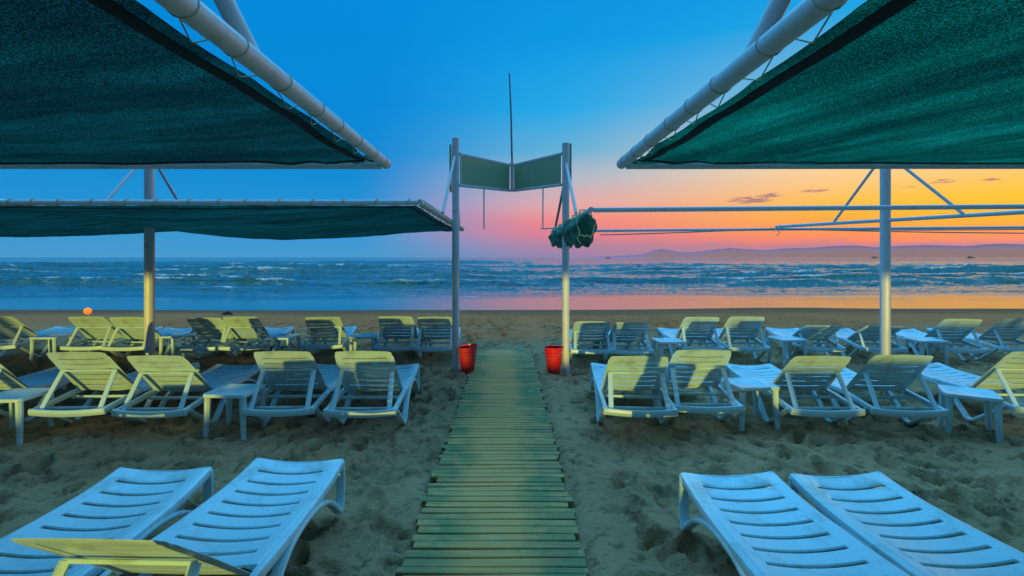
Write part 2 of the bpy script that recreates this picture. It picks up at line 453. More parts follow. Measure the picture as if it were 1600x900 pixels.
tag(grid_mesh('beach_sand', GX, GY, Z, M_SAND, attrs={'wet': wet, 'warm_far': sstep(9.0, 14.5, GY + fbm(GX * .5, GY * .6, 15, 3) * 2.5)}), kind='structure')
def gz(x, y):
    i = min(max(np.searchsorted(ys, y), 1), len(ys) - 1); j = min(max(np.searchsorted(xs, x), 1), len(xs) - 1)
    return float(Z[i, j])

# ------------------------------------------------------------------ sea
yy = [17.5]
while yy[-1] < 9000:
    y = yy[-1]
    yy.append(y + max(.08, y * y / 9000 if y < 140 else y * .018))
yy = np.array(yy)
aa = np.tan(np.linspace(R(-74), R(74), 1400))
SX = yy[:, None] * aa[None, :]; SY = np.repeat(yy[:, None], len(aa), 1)
zone = sstep(29.5, 36, SY + fbm(SX * .05, SY * .05, 41, 2) * 5)
far = 1 - sstep(220, 700, SY)
hgt = np.zeros_like(SX); foam = np.zeros_like(SX)
ragged = fbm(SX * .9, SY * 1.1, 83, 4)
for i, (yc, amp) in enumerate([(29.5, .12), (32.5, .24), (36.5, .36), (41.5, .52), (47, .46), (54, .66), (62, .58), (72, .74), (85, .66), (101, .72), (122, .7), (150, .7), (185, .7)]):
    k = yc / 45.
    line = yc + yc * .11 * fbm(SX * .022 / k, SX * 0 + i * 3.7, 51 + i, 3) + .5 * fbm(SX * .25, SX * 0 + i, 151 + i, 2)
    d = SY - line
    env = np.clip(.48 + 1.45 * fbm(SX * .05 / k + i * 7.1, SX * 0 + i * 1.3, 251 + i, 3), 0.04, 1.15)
    w0 = .55 + .3 * k; w1 = 1.9 * k + .5
    hgt += 1.5 * amp * env * np.where(d < 0, np.exp(-(d / w0) ** 2), np.exp(-(d / w1) ** 2))
    br = sstep(.32, .68, env)
    foam = np.maximum(foam, br * (np.exp(-((d + .05) / (.26 * k)) ** 2) * .80 + .55 * np.exp(-((d + 1.0 * k) / (.9 * k)) ** 2) * sstep(.1, .5, ragged + .25 * br)))
    foam = np.maximum(foam, .5 * sstep(.3, .8, env) * sstep(.12, .5, ragged) * np.exp(-((d - 2.2 * k) / (2.2 * k)) ** 2))
hgt += .16 * fbm(SX * .7, SY * 1.3, 71, 4) + .05 * fbm(SX * 2.4, SY * 3.4, 73, 2)
foam *= sstep(-.25, .25, fbm(SX * .5, SY * .9, 81, 3) + .05)
foam *= 1.0 * zone * (1 - sstep(90, 200, SY)) 
# thin foam line at the wash edge
edge = SY + fbm(SX * .12, SX * .02, 91, 4) * 2.2 - 24.6
foam2 = np.exp(-((edge - 4.6) / .30) ** 2) * sstep(-.1, .2, fbm(SX * .3, SY * .3, 95, 3)) * .75
foam = np.clip(foam + foam2, 0, 1)
SZ = SEA + hgt * (zone * (.35 + .65 * sstep(28, 45, SY)) + .012 * (1 - zone)) * far
tag(grid_mesh('sea_water', SX, SY, SZ, M_WATER, attrs={'foam': foam, 'film': 1 - zone}), kind='structure')

# ------------------------------------------------------------------ far hills
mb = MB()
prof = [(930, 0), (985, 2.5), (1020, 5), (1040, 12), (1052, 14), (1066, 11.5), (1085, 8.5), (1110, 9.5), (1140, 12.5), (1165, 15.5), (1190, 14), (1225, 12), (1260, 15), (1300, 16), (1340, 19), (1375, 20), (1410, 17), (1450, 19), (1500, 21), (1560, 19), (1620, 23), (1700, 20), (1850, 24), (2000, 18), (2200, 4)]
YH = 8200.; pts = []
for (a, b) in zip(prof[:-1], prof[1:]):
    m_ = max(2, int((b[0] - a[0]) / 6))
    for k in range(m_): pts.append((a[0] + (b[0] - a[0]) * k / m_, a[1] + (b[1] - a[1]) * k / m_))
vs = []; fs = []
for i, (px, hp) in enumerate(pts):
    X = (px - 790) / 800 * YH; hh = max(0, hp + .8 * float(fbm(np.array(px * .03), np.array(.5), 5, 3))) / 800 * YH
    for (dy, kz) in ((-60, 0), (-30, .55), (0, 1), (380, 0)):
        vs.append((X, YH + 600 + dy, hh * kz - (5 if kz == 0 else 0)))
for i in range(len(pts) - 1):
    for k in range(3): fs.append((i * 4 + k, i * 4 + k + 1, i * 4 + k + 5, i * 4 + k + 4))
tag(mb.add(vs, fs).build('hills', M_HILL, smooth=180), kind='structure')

# ------------------------------------------------------------------ boardwalk
mb = MB(); pid = []
y = -3.0
while y < 10.0:
    wd = random.uniform(.055, .085); gap = random.uniform(.007, .014)
    cx = PATH_X(y) ; hw = .495 + .016 * random.uniform(-1, 1)
    l = cx - hw - random.uniform(0, .05); r = cx + hw + random.uniform(0, .03)
    zt = .020 + random.uniform(-.0022, .0022); tilt = random.uniform(-.003, .003)
    if y > 9.0: zt -= (y - 9.0) * .05
    nv = 7; top = []
    v0 = len(mb.v); yaw = random.uniform(-.006, .006)
    vs = []; fs = []
    for k in range(nv):
        u = k / (nv - 1); x = l + (r - l) * u; bz = .0015 * math.sin(u * math.pi * 2 + y)
        yy_ = y + (x - cx) * yaw
        e = .005
        for (dy, dz) in ((0, -.03), (0, -e), (e, 0), (wd - e, 0), (wd, -e), (wd, -.03)):
            vs.append((x, yy_ + dy, zt + tilt * (u - .5) * 2 + bz + dz))
    for k in range(nv - 1):
        for q in range(6):
            q2 = (q + 1) % 6
            fs.append((k * 6 + q, k * 6 + q2, (k + 1) * 6 + q2, (k + 1) * 6 + q))
    fs.append(tuple(range(6))); fs.append(tuple((nv - 1) * 6 + q for q in range(5, -1, -1)))
    mb.add(vs, fs); pid += [random.random()] * len(vs)
    y += wd + gap
for sx_ in (-.38, .38):   # bearers beneath the planks
    v0 = len(mb.v)
    mb.sweep([(PATH_X(-3) + sx_, -3, -.03), (PATH_X(9.9) + sx_, 9.9, -.035)], .04, .02, n=8, square=.8)
    pid += [.5] * (len(mb.v) - v0)
o = mb.build('boardwalk_path', M_WOOD, smooth=30)
at = o.data.attributes.new('plank', 'FLOAT', 'POINT')
if len(o.data.vertices) == len(pid): at.data.foreach_set('value', pid)
tag(o, kind='structure')

# ------------------------------------------------------------------ sun lounger
def arcpts(pts, n=8):
    """Catmull-Rom through (y,z) points"""
    out = []; P = [Vector((0, a, b)) for a, b in pts]
    for i in range(len(P) - 1):
        p0 = P[max(i - 1, 0)]; p1 = P[i]; p2 = P[i + 1]; p3 = P[min(i + 2, len(P) - 1)]
        for k in range(n):
            t_ = k / n
            out.append(.5 * ((2 * p1) + (p2 - p0) * t_ + (2 * p0 - 5 * p1 + 4 * p2 - p3) * t_ ** 2 + (3 * p1 - p0 - 3 * p2 + p3) * t_ ** 3))
    out.append(P[-1]); return out
PIV_Y, PIV_Z, BACK_L = .66, .335, .665
def half_w(y):   # lounger narrows towards the foot
    return .315 - .045 * max(0, (y - .7) / 1.15)
def panel(mb, y0, y1, nslat, zf, wf, gap, th=.012, sag=.018, slot=.80):
    """a slatted panel: side strips and cross slats joined, slots between"""
    step = (y1 - y0) / nslat
    NX = 12
    for i in range(nslat):
        a = y0 + i * step + (gap / 2 if i else 0); b = y0 + (i + 1) * step - (gap / 2 if i < nslat - 1 else 0)
        rows = [a, a + .006, (a + b) / 2, b - .006, b]
        dz = [-.006, 0, .0015, 0, -.006]
        vs = []; fs = []
        for side in (0, 1):
            for yv, d in zip(rows, dz):
                w = wf(yv) * slot
                for k in range(NX + 1):
                    u = -1 + 2 * k / NX
                    vs.append((w * u, yv, zf(yv) - sag * (1 - u * u) + (d if side == 0 else -th)))
        nr = 5; c = NX + 1
        for side in (0, 1):
            for r_ in range(nr - 1):
                for k in range(NX):
                    i0 = side * nr * c + r_ * c + k
                    q = (i0, i0 + 1, i0 + c + 1, i0 + c); fs.append(q if side == 0 else q[::-1])
        for k in range(NX):
            i0 = k; j0 = nr * c + k; fs.append((i0, j0, j0 + 1, i0 + 1))
            i0 = (nr - 1) * c + k; j0 = nr * c + i0; fs.append((i0, i0 + 1, j0 + 1, j0))
        mb.add(vs, fs)
    for s_ in (-1, 1):      # side strips
        path = [y0 + (y1 - y0) * k / 14 for k in range(15)]
        vs = []; fs = []
        for yv in path:
            wi = wf(yv) * slot - .004; wo = wf(yv)
            for (x, z) in ((wi, zf(yv) - .001), (wo - .008, zf(yv) + .006), (wo, zf(yv)), (wo, zf(yv) - .03), (wo - .012, zf(yv) - .03), (wi, zf(yv) - th)):
                vs.append((s_ * x, yv, z))
        for i in range(14):
            for k in range(6):
                k2 = (k + 1) % 6
                fs.append((i * 6 + k, i * 6 + k2, (i + 1) * 6 + k2, (i + 1) * 6 + k))
        fs.append(tuple(range(6))); fs.append(tuple(14 * 6 + k for k in range(5, -1, -1)))
        mb.add(vs, fs)
def seat_z(y):
    return .355 + .022 * math.sin((y - .66) / 1.2 * math.pi) * -1 + .02 * max(0, (y - 1.5) / .35) ** 2
SEAT_DATA = {}
def make_lounger(ang, name='sun_lounger'):
    root = empty(name, (0, 0, 0))
    key = 'base'
    # moulded side frames: rail, front leg, arch, rear foot, rear rise
    for s_ in (-1, 1):
        mb = MB()
        rail = [(s_ * (half_w(y_) + .014), y_, (seat_z(y_) - .024) if y_ > .66 else .331 - (.66 - y_) * .10) for y_ in np.linspace(.08, 1.86, 22)]
        mb.sweep(rail, .022, .028, n=12, up=(0, 0, 1), square=.7)
        leg = arcpts([(1.845, .345), (1.858, .22), (1.85, .10), (1.82, .02)], 5)
        leg2 = arcpts([(1.82, .02), (1.72, .105), (1.58, .20), (1.40, .262), (1.20, .280), (1.02, .262), (.88, .20), (.76, .10), (.655, .0)], 5)
        leg3 = arcpts([(.655, .0), (.61, -.004), (.57, .0)], 3)
        leg4 = arcpts([(.57, .0), (.44, .085), (.28, .19), (.15, .275)], 5)
        full = leg + leg2[1:] + leg3[1:] + leg4[1:]
        xo = lambda y_: s_ * (half_w(max(y_, .3)) + .012)
        pts_ = [(xo(p_.y), p_.y, p_.z + .016) for p_ in full]
        mb.sweep(pts_, .016, .031, n=12, up=(1, 0, 0), square=.75)
        mb.build('side_frame', M_WHITE, root)
    mb = MB(); panel(mb, .70, 1.85, 9, seat_z, half_w, .020, sag=.022); 
    mb.sweep([(x_, 1.852, seat_z(1.85) - .012 - .022 * (1 - (x_ / half_w(1.85)) ** 2)) for x_ in np.linspace(-half_w(1.85) - .02, half_w(1.85) + .02, 11)], .014, .016, n=8, up=(0, 0, 1), square=.5)
    mb.build('seat', M_WHITE, root)
    # rear cross bar, slightly bowed, and one below the pivot
    mb = MB()
    mb.sweep([(x_, .10 - .025 * (1 - (x_ / .34) ** 2), .272 - .014 * (1 - (x_ / .34) ** 2)) for x_ in np.linspace(-.35, .35, 13)], .020, .032, n=10, up=(0, 0, 1), square=.7)
    mb.build('crossbar', M_WHITE, root)
    for yb_, zb_ in ((.58, .285), (.22, .268)):
        mb = MB(); mb.sweep([(-.325, yb_, zb_), (.325, yb_, zb_)], .013, .018, n=8, square=.6); mb.build('stretcher', M_WHITE, root)
    # backrest built flat along -y then raised about the pivot
    bw = lambda y_: .30 - .022 * (y_ / BACK_L)
    mb = MB(); zf = lambda y_: .02 * math.sin(y_ / BACK_L * math.pi) * 1.0
    panel(mb, .02, BACK_L, 7, zf, bw, .015, sag=.012, slot=.80)
    rim = [(-bw(.05), .02, .0), (-bw(.4), .4, zf(.4) - .012), (-bw(.70), BACK_L - .05, -.012), (-.255, BACK_L, -.010), (0, BACK_L + .012, -.010), (.25, BACK_L, -.010), (bw(.7), BACK_L - .06, -.012), (bw(.4), .4, zf(.4) - .012), (bw(.05), .02, 0)]
    mb.sweep(rim, .015, .019, n=10, up=(0, 0, 1), square=.6)
    for s_ in (-1, 1): mb.sweep([(s_ * (bw(.1) - .035), .05, -.012), (s_ * (bw(.4) - .035), .4, zf(.4) - .026), (s_ * (bw(.6) - .035), BACK_L - .03, -.018)], .020, .014, n=8, up=(0, 0, 1), square=.6)
    c_, s2 = math.cos(ang), math.sin(ang)
    mb.v = [(x_, PIV_Y - y_ * c_ - z_ * s2 * 1, PIV_Z + y_ * s2 - z_ * c_ * -1) for (x_, y_, z_) in mb.v]
    mb.build('backrest', M_WHITE, root)
    # support strut: U-shaped bail from the middle of the back to the base
    my, mz = PIV_Y - .42 * c_ + .02 * s2 - .01, PIV_Z + .42 * s2 - .03
    mb = MB()
    for s_ in (-1, 1):
        mb.sweep([(s_ * .255, my, mz), (s_ * .264, my * .55 + .13 * .45, mz * .55 + .28 * .45), (s_ * .275, .13, .275)], .013, .024, n=8, up=(1, 0, 0), square=.6)
    mb.tube((-.262, my, mz), (.262, my, mz), .010, 8)
    mb.build('back_support', M_WHITE, root)
    return root
PROTO = {}
def lounger(x, y, rz, ang, label, group):
    k = round(ang)
    if k not in PROTO:
        o = make_lounger(R(ang)); PROTO[k] = o
    else: o = copy_tree(PROTO[k])
    o.location = (x, y, max(-.02, min(.03, gz(x, y + .8) * .3)) - .008); o.rotation_euler = (0, 0, R(rz))
    tag(o, label, 'sun lounger', group)
    return o
G0 = 'sun loungers in the nearest row'; G1 = 'sun loungers in the middle row'; G2 = 'sun loungers in the row by the sea'
# near row
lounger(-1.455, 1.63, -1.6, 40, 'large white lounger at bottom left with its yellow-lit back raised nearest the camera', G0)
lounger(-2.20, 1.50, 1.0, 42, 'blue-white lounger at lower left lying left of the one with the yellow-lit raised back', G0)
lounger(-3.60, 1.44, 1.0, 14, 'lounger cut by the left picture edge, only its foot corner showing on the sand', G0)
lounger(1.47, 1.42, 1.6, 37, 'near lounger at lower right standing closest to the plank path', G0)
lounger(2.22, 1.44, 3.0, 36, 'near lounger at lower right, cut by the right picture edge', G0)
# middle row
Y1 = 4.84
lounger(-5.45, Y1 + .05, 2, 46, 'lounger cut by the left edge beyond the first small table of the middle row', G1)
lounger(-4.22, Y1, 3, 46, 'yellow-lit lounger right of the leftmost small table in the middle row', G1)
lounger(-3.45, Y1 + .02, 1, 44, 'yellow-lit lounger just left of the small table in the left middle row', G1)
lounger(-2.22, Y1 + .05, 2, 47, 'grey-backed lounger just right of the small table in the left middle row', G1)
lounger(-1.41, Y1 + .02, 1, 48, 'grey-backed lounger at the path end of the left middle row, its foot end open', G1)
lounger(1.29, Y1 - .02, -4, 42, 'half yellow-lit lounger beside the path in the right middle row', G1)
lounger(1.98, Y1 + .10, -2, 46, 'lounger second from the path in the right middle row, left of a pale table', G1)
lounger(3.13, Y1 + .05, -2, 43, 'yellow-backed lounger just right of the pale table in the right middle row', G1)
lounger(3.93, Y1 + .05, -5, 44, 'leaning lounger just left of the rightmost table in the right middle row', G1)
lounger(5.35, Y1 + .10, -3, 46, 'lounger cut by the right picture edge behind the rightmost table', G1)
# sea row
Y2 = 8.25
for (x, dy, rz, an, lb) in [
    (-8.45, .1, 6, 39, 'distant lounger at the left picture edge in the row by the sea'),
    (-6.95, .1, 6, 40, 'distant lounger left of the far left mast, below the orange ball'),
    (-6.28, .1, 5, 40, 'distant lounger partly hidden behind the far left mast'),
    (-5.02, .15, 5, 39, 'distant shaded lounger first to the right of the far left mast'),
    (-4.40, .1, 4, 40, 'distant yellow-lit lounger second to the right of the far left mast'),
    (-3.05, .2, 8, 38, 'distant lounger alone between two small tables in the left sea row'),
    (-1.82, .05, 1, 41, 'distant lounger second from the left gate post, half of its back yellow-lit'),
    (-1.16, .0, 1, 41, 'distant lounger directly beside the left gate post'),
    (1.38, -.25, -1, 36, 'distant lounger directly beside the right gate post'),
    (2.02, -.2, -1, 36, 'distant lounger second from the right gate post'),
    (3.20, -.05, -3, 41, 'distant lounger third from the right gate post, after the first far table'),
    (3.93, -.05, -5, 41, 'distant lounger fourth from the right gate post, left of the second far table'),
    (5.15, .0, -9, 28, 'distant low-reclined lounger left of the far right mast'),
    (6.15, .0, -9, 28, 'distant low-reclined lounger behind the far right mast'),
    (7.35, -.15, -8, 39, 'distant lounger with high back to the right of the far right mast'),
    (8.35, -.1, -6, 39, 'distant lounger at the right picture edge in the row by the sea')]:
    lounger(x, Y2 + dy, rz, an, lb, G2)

# ------------------------------------------------------------------ side tables
def make_table():
    root = empty('side_table', (0, 0, 0))
    mb = MB(); s_ = .22; pts_ = []
    for q in range(4):
        for k in range(6):
            a = math.pi / 2 * q + math.pi / 2 * k / 5
            ccx = (s_ - .05) * (1 if q in (0, 3) else -1); ccy = (s_ - .05) * (1 if q in (0, 1) else -1)
            pts_.append((ccx + .05 * math.cos(a), ccy + .05 * math.sin(a)))
    m_ = len(pts_); vs = []; fs = []
    for (k, z) in ((.97, .385), (1, .39), (1, .413), (.985, .42), (.90, .42), (.88, .416)):
        for (x_, y_) in pts_: vs.append((x_ * k, y_ * k, z))
    for i in range(5):
        for k in range(m_): fs.append((i * m_ + k, i * m_ + (k + 1) % m_, (i + 1) * m_ + (k + 1) % m_, (i + 1) * m_ + k))
    fs.append(tuple(range(m_ - 1, -1, -1))); fs.append(tuple(5 * m_ + k for k in range(m_)))
    mb.add(vs, fs)
    mb.build('tabletop', M_WHITE, root)
    for a in (-1, 1):
        for b in (-1, 1):
            mb = MB()
            mb.sweep([(a * .175, b * .175, .39), (a * .180, b * .180, .2), (a * .192, b * .192, -.02)], [.032, .028, .022], n=8, square=.7, up=(0, 1, 0))
            mb.build('leg', M_WHITE, root)
    return root
tp = None
GT = 'small square tables between the loungers'
for (x, y, rz, lb) in [
    (-4.80, 5.02, 4, 'leftmost small table of the middle row, at the left picture edge'),
    (-2.73, 5.18, -3, 'small blue-lit table between two pairs of loungers left of the path'),
    (2.58, 5.42, 5, 'small pale pink-topped table between two pairs of loungers right of the path'),
    (4.66, 5.15, -32, 'pink-topped small table in the middle row near the right picture edge'),
    (-7.70, 8.7, 3, 'distant small table near the left edge in the row by the sea'),
    (-5.66, 8.85, 5, 'distant small table just behind the far left mast'),
    (-3.75, 8.65, -4, 'distant small table left of the lone lounger in the left sea row'),
    (-2.42, 8.75, 6, 'distant small table right of the lone lounger in the left sea row'),
    (2.62, 8.25, 3, 'distant small table nearest to the right gate post'),
    (4.62, 8.4, 8, 'distant small table left of the low-reclined loungers'),
    (6.85, 8.35, -5, 'distant small table right of the far right mast')]:
    o = make_table() if tp is None else copy_tree(tp)
    tp = tp or o
    o.location = (x, y, min(.02, max(-.02, gz(x, y) * .4))); o.rotation_euler = (0, 0, R(rz)); tag(o, lb, 'side table', GT)

# ------------------------------------------------------------------ buckets
def make_bucket(label, loc, rz, squash, tilt):
    root = empty('bucket', loc, label, 'bucket', 'red buckets by the gate posts', rz); root.rotation_euler = (R(tilt), 0, rz); root.scale = (.86, .86, .98)
    mb = MB()
    def fn(r, z, t_):
        k = 1 + squash * math.cos(2 * t_) * (z / .42) ** 2
        return r * k, z + (.02 * math.cos(t_) * (z / .42) ** 3 if squash else 0)
    mb.lathe([(0, 0), (.105, 0), (.112, .01), (.128, .14), (.145, .29), (.155, .38), (.158, .40), (.172, .402), (.174, .412), (.166, .42), (.156, .416), (.150, .38), (.140, .28), (.110, .03), (0, .028)], 32, fn=fn)
    for z in (.30, .345): mb.lathe([(.146 + (z - .29) * .11, z - .006), (.153 + (z - .29) * .11, z), (.146 + (z - .29) * .11, z + .006)], 32, fn=fn)
    mb.build('pail', M_RED, root)
    mb = MB(); mb.sweep([(.165 * math.cos(a), -.17 * math.sin(a) * .9 - .01, .37 - .11 * math.sin(a)) for a in np.linspace(0, math.pi, 15)], .004, n=6)
    mb.build('handle', M_DARKPIPE, root)
make_bucket('red bucket with a flared lip standing by the left gate post', (-.575, 7.80, -.01), .5, .09, 0)
make_bucket('red straight-sided bucket standing by the right gate post', (.725, 7.72, -.01), -.6, 0, 0)

# ------------------------------------------------------------------ entrance gate with sign
gate = empty('sign_gate', (.07, 7.9, 0), 'tall pale steel gate over the path with V-shaped green sign boards and thin mast', 'gate')
def gp(p_): return (p_[0] - .07, p_[1] - 7.9, p_[2])
LP = (-.775, 7.95); RP = (.922, 7.85)
for (P_, top) in ((LP, 3.60), (RP, 3.50)):
    mb = MB(); mb.tube(gp((P_[0], P_[1], -.2)), gp((P_[0], P_[1], top - .012)), .056, 20)
    mb.lathe([(.056, 0), (.058, .004), (.05, .014), (0, .018)], 20, c=gp((P_[0], P_[1], top - .012)))
    mb.build('post', M_PIPE, gate)
CX, CY = .11, 8.72
def board(a, b, za, zb, ta, tb):
    """sign board from a to b with a pipe frame round it"""
    mb = MB()
    A, B = Vector((a[0], a[1], 0)), Vector((b[0], b[1], 0)); d = (B - A).normalized(); nn = Vector((-d.y, d.x, 0)) * .008
    A2 = A + d * .025; B2 = B - d * .025
    vs = []
    for s_ in (-1, 1):
        for (P_, z0, z1) in ((A2, za, ta), (B2, zb, tb)):
            for z in (z0 + .02, z1 - .02): vs.append(gp(P_ + nn * s_ + Vector((0, 0, z))))
    mb.add(vs, [(0, 2, 3, 1), (4, 5, 7, 6), (0, 1, 5, 4), (2, 6, 7, 3), (0, 4, 6, 2), (1, 3, 7, 5)])
    pn = mb.build('sign_board', M_PANEL, gate, smooth=0)
    mb = MB()
    for (u, v_) in (((A, ta), (B, tb)), ((A, za), (B, zb))):
        mb.sweep([gp(u[0] + Vector((0, 0, u[1]))), gp(v_[0] + Vector((0, 0, v_[1])))], .018, .022, n=8, square=.8)
    mb.sweep([gp(A2 + Vector((0, 0, za + .022))), gp(A2 + Vector((0, 0, ta - .022)))], .014, n=8, square=.8)
    mb.build('board_frame', M_PIPE, pn)
board((-.715, 7.95), (CX - .03, CY), 2.865, 2.885, 3.355, 3.32)
board((CX + .03, CY), (.865, 7.87), 2.885, 2.865, 3.32, 3.345)
for (x, y0, y1, z0, z1) in ((-.868, 7.93, 8.28, 2.80, 3.50), (1.005, 7.86, 8.2, 2.93, 3.50)):
    mb = MB(); mb.box(gp((x, (y0 + y1) / 2, (z0 + z1) / 2)), (.03, y1 - y0, z1 - z0), Matrix.Rotation(R(4 if x < 0 else -2), 3, 'Z'))
    mb.build('end_board', M_PANEL, gate, bevel=.004)
mb = MB(); mb.sweep([gp((CX, CY, 2.87)), gp((CX, CY, 3.36))], .030, n=10, square=.8); mb.build('centre_post', M_PIPE, gate)
mb = MB(); mb.sweep([gp((CX, CY, 3.34)), gp((CX - .015, CY, 4.1)), gp((CX - .045, CY, 4.88))], [.017, .015, .012], n=10); mb.build('flag_mast', M_DARKPIPE, gate)
mb = MB(); mb.tube(gp((-.353, 8.34, 2.87)), gp((-.353, 8.34, 2.21)), .012, 8); mb.build('hanging_rod', M_PIPE, gate)
mb = MB(); mb.sweep([gp((.60, 8.22, 2.87)), gp((.598, 8.22, 2.23)), gp((.60, 8.22, 2.212)), gp((.62, 8.22, 2.208)), gp((.84, 8.05, 2.216))], .011, n=8)
mb.sweep([gp((.598, 8.22, 2.21)), gp((.555, 8.22, 2.205))], .010, n=8); mb.build('hanging_rod', M_PIPE, gate)
for (a, b, m_) in (((LP[0] - .01, 7.93, 3.33), (-.86, 7.0, 2.36), M_PIPE), ((LP[0] + .01, 8.0, 2.95), (-.86, 9.45, 2.36), M_DARKPIPE),
                   ((RP[0] + .0, 7.83, 3.2), (.93, 6.75, 2.33), M_PIPE), ((RP[0] - .01, 7.9, 2.92), (.93, 9.5, 2.33), M_DARKPIPE)):
    mb = MB(); mb.tube(gp(a), gp(b), .022, 10); mb.build('brace', m_, gate)

# ------------------------------------------------------------------ shade canopies
PR = .031
def pipe(root, o_, a, b, r=PR, name='edge_pipe', m_=None, cap=True, nsub=1):
    mb = MB()
    A, B = Vector(a), Vector(b)
    mb.sweep([A + (B - A) * k / nsub - Vector(o_) for k in range(nsub + 1)], r, n=18)
    return mb.build(name, m_ or M_PIPE, root)
def lacing(root, a, b, o_, spacing, r=PR, thick=.0022, inward=(0, 0, 0), reach=.09, seed=1, m_=None):
    """one cord: coils round the pipe, dips to the net's hem, and on to the next coil"""
    rr = random.Random(seed); A, B = Vector(a), Vector(b); L = (B - A).length; d = (B - A) / L
    u = Vector((0, 0, 1)); v = d.cross(u).normalized(); inw = Vector(inward)
    if v.dot(inw) < 0: v = -v
    s_ = spacing * .4; path = []
    while s_ < L - .05:
        c = A + d * s_ - Vector(o_); R_ = r + thick * .7
        for t_ in np.linspace(-.15 * math.pi, 2.15 * math.pi, 15):     # from the inner side over the top and back
            path.append(c + (v * math.cos(t_) + u * math.sin(t_)) * R_ + d * (t_ / (2 * math.pi) - .5) * .045)
        tgt = c + inw * reach * rr.uniform(.9, 1.08) + d * spacing * rr.uniform(.3, .5) + Vector((0, 0, -.03))
        path.append((path[-1] + tgt) / 2); path.append(tgt); path.append(tgt + d * .012)
        s_ += spacing * rr.uniform(.8, 1.2)
    mb = MB(); mb.sweep(path, thick, n=5); return mb.build('lacing_rope', m_ or M_ROPE, root)
def net(root, o_, x0, x1, y0, y1, z, inset, sag, seed, wrinkle=.012, bays=2, m_=None):
    """laced shade net: edges pulled in between ties, middle sagging in bays"""
    nx, ny = 150, 90
    U, V_ = np.meshgrid(np.linspace(0, 1, nx), np.linspace(0, 1, ny))
    sc_x = inset[0] + inset[1] * np.abs(np.sin(V_ * math.pi * 11)) ** .7 * .35 + inset[1] * np.sin(V_ * math.pi)
    sc_y = inset[2] + inset[3] * np.abs(np.sin(U * math.pi * 17)) ** .7 * .3 + inset[3] * np.sin(U * math.pi) * .5
    sx_ = 1 if x1 > x0 else -1
    X = (x0 + sx_ * sc_x) * (1 - U) + (x1 - sx_ * sc_x) * U
    Yv = (y0 + sc_y) * (1 - V_) + (y1 - sc_y) * V_
    bay = np.abs(np.sin(U * math.pi * bays)) ** .8
    Zv = z - sag * bay * (np.sin(V_ * math.pi) ** .75) * (.75 + .5 * fbm(U * 3, V_ * 2, seed, 2))
    edge = np.minimum(np.minimum(U, 1 - U) * abs(x1 - x0), np.minimum(V_, 1 - V_) * abs(y1 - y0))
    Zv += wrinkle * fbm(X * 3 + Yv * .8, Yv * 1.1, seed + 4, 4) * (1 - .3 * np.exp(-edge / .3))
    # radial puckers out of the corner by the path
    ang = np.arctan2((Yv - y1), (X - x0) * sx_ + 1e-6); rad = np.hypot(X - x0, Yv - y1)
    Zv += .010 * np.sin(ang * 38 + 2 * vnoise(ang * 6, rad, seed)) * np.exp(-rad / 1.7)
    g = grid_mesh('net', X - o_[0], Yv - o_[1], Zv - o_[2], m_ or M_NET, root)
    sol = g.modifiers.new('cloth', 'SOLIDIFY'); sol.thickness = .003
    # folded hem along the path edge and the two long edges
    mb = MB()
    for (ix, iy) in ((slice(0, ny), 1), (None, None)):
        pass
    pth = [(X[k, 1] - o_[0], Yv[k, 1] - o_[1], Zv[k, 1] - o_[2] - .004) for k in range(0, ny, 2)]
    mb.sweep(pth, .026, .005, n=8, up=(0, 0, 1))
    for row in (1, ny - 2):
        pth = [(X[row, k] - o_[0], Yv[row, k] - o_[1], Zv[row, k] - o_[2] - .004) for k in range(0, nx, 2)]
        mb.sweep(pth, .022, .005, n=8, up=(0, 0, 1))
    mb.build('hem', M_HEM, g)
    return g
H = 2.31
CG = 'shade canopies over the loungers'
def mast(root, o_, x, y, top, arm=None, r=.065):
    mb = MB(); mb.tube(Vector((x, y, -.2)) - Vector(o_), Vector((x, y, top)) - Vector(o_), r, 22)
    mb.lathe([(r, 0), (r + .003, .004), (r * .8, .02), (0, .03)], 22, c=Vector((x, y, top)) - Vector(o_))
    mb.build('mast', M_PIPE, root)
    if arm:
        pipe(root, o_, arm[0], arm[1], .030, 'arm')
        for e in arm[2]: pipe(root, o_, (x, y, top - .12), e, .022, 'brace')
def canopy(label, sx_, xe, y0, y1, xo, zc, mast_xy, top, furled=False, zo=None):
    o_ = (mast_xy[0], mast_xy[1], 0)
    root = empty('shade_canopy', o_, label, 'canopy', CG)
    z1 = zo if zo else zc
    a = (xe, y1, zc); b = (xe, y0, zc); c = (xo, y0, z1); d = (xo, y1, z1)
    pipe(root, o_, a, b); pipe(root, o_, (b[0] + sx_ * .03, b[1], b[2] - .004), c, PR * .9); pipe(root, o_, c, d); pipe(root, o_, (a[0] + sx_ * .03, a[1], a[2] - .004), d, PR * .9)
    return root, o_
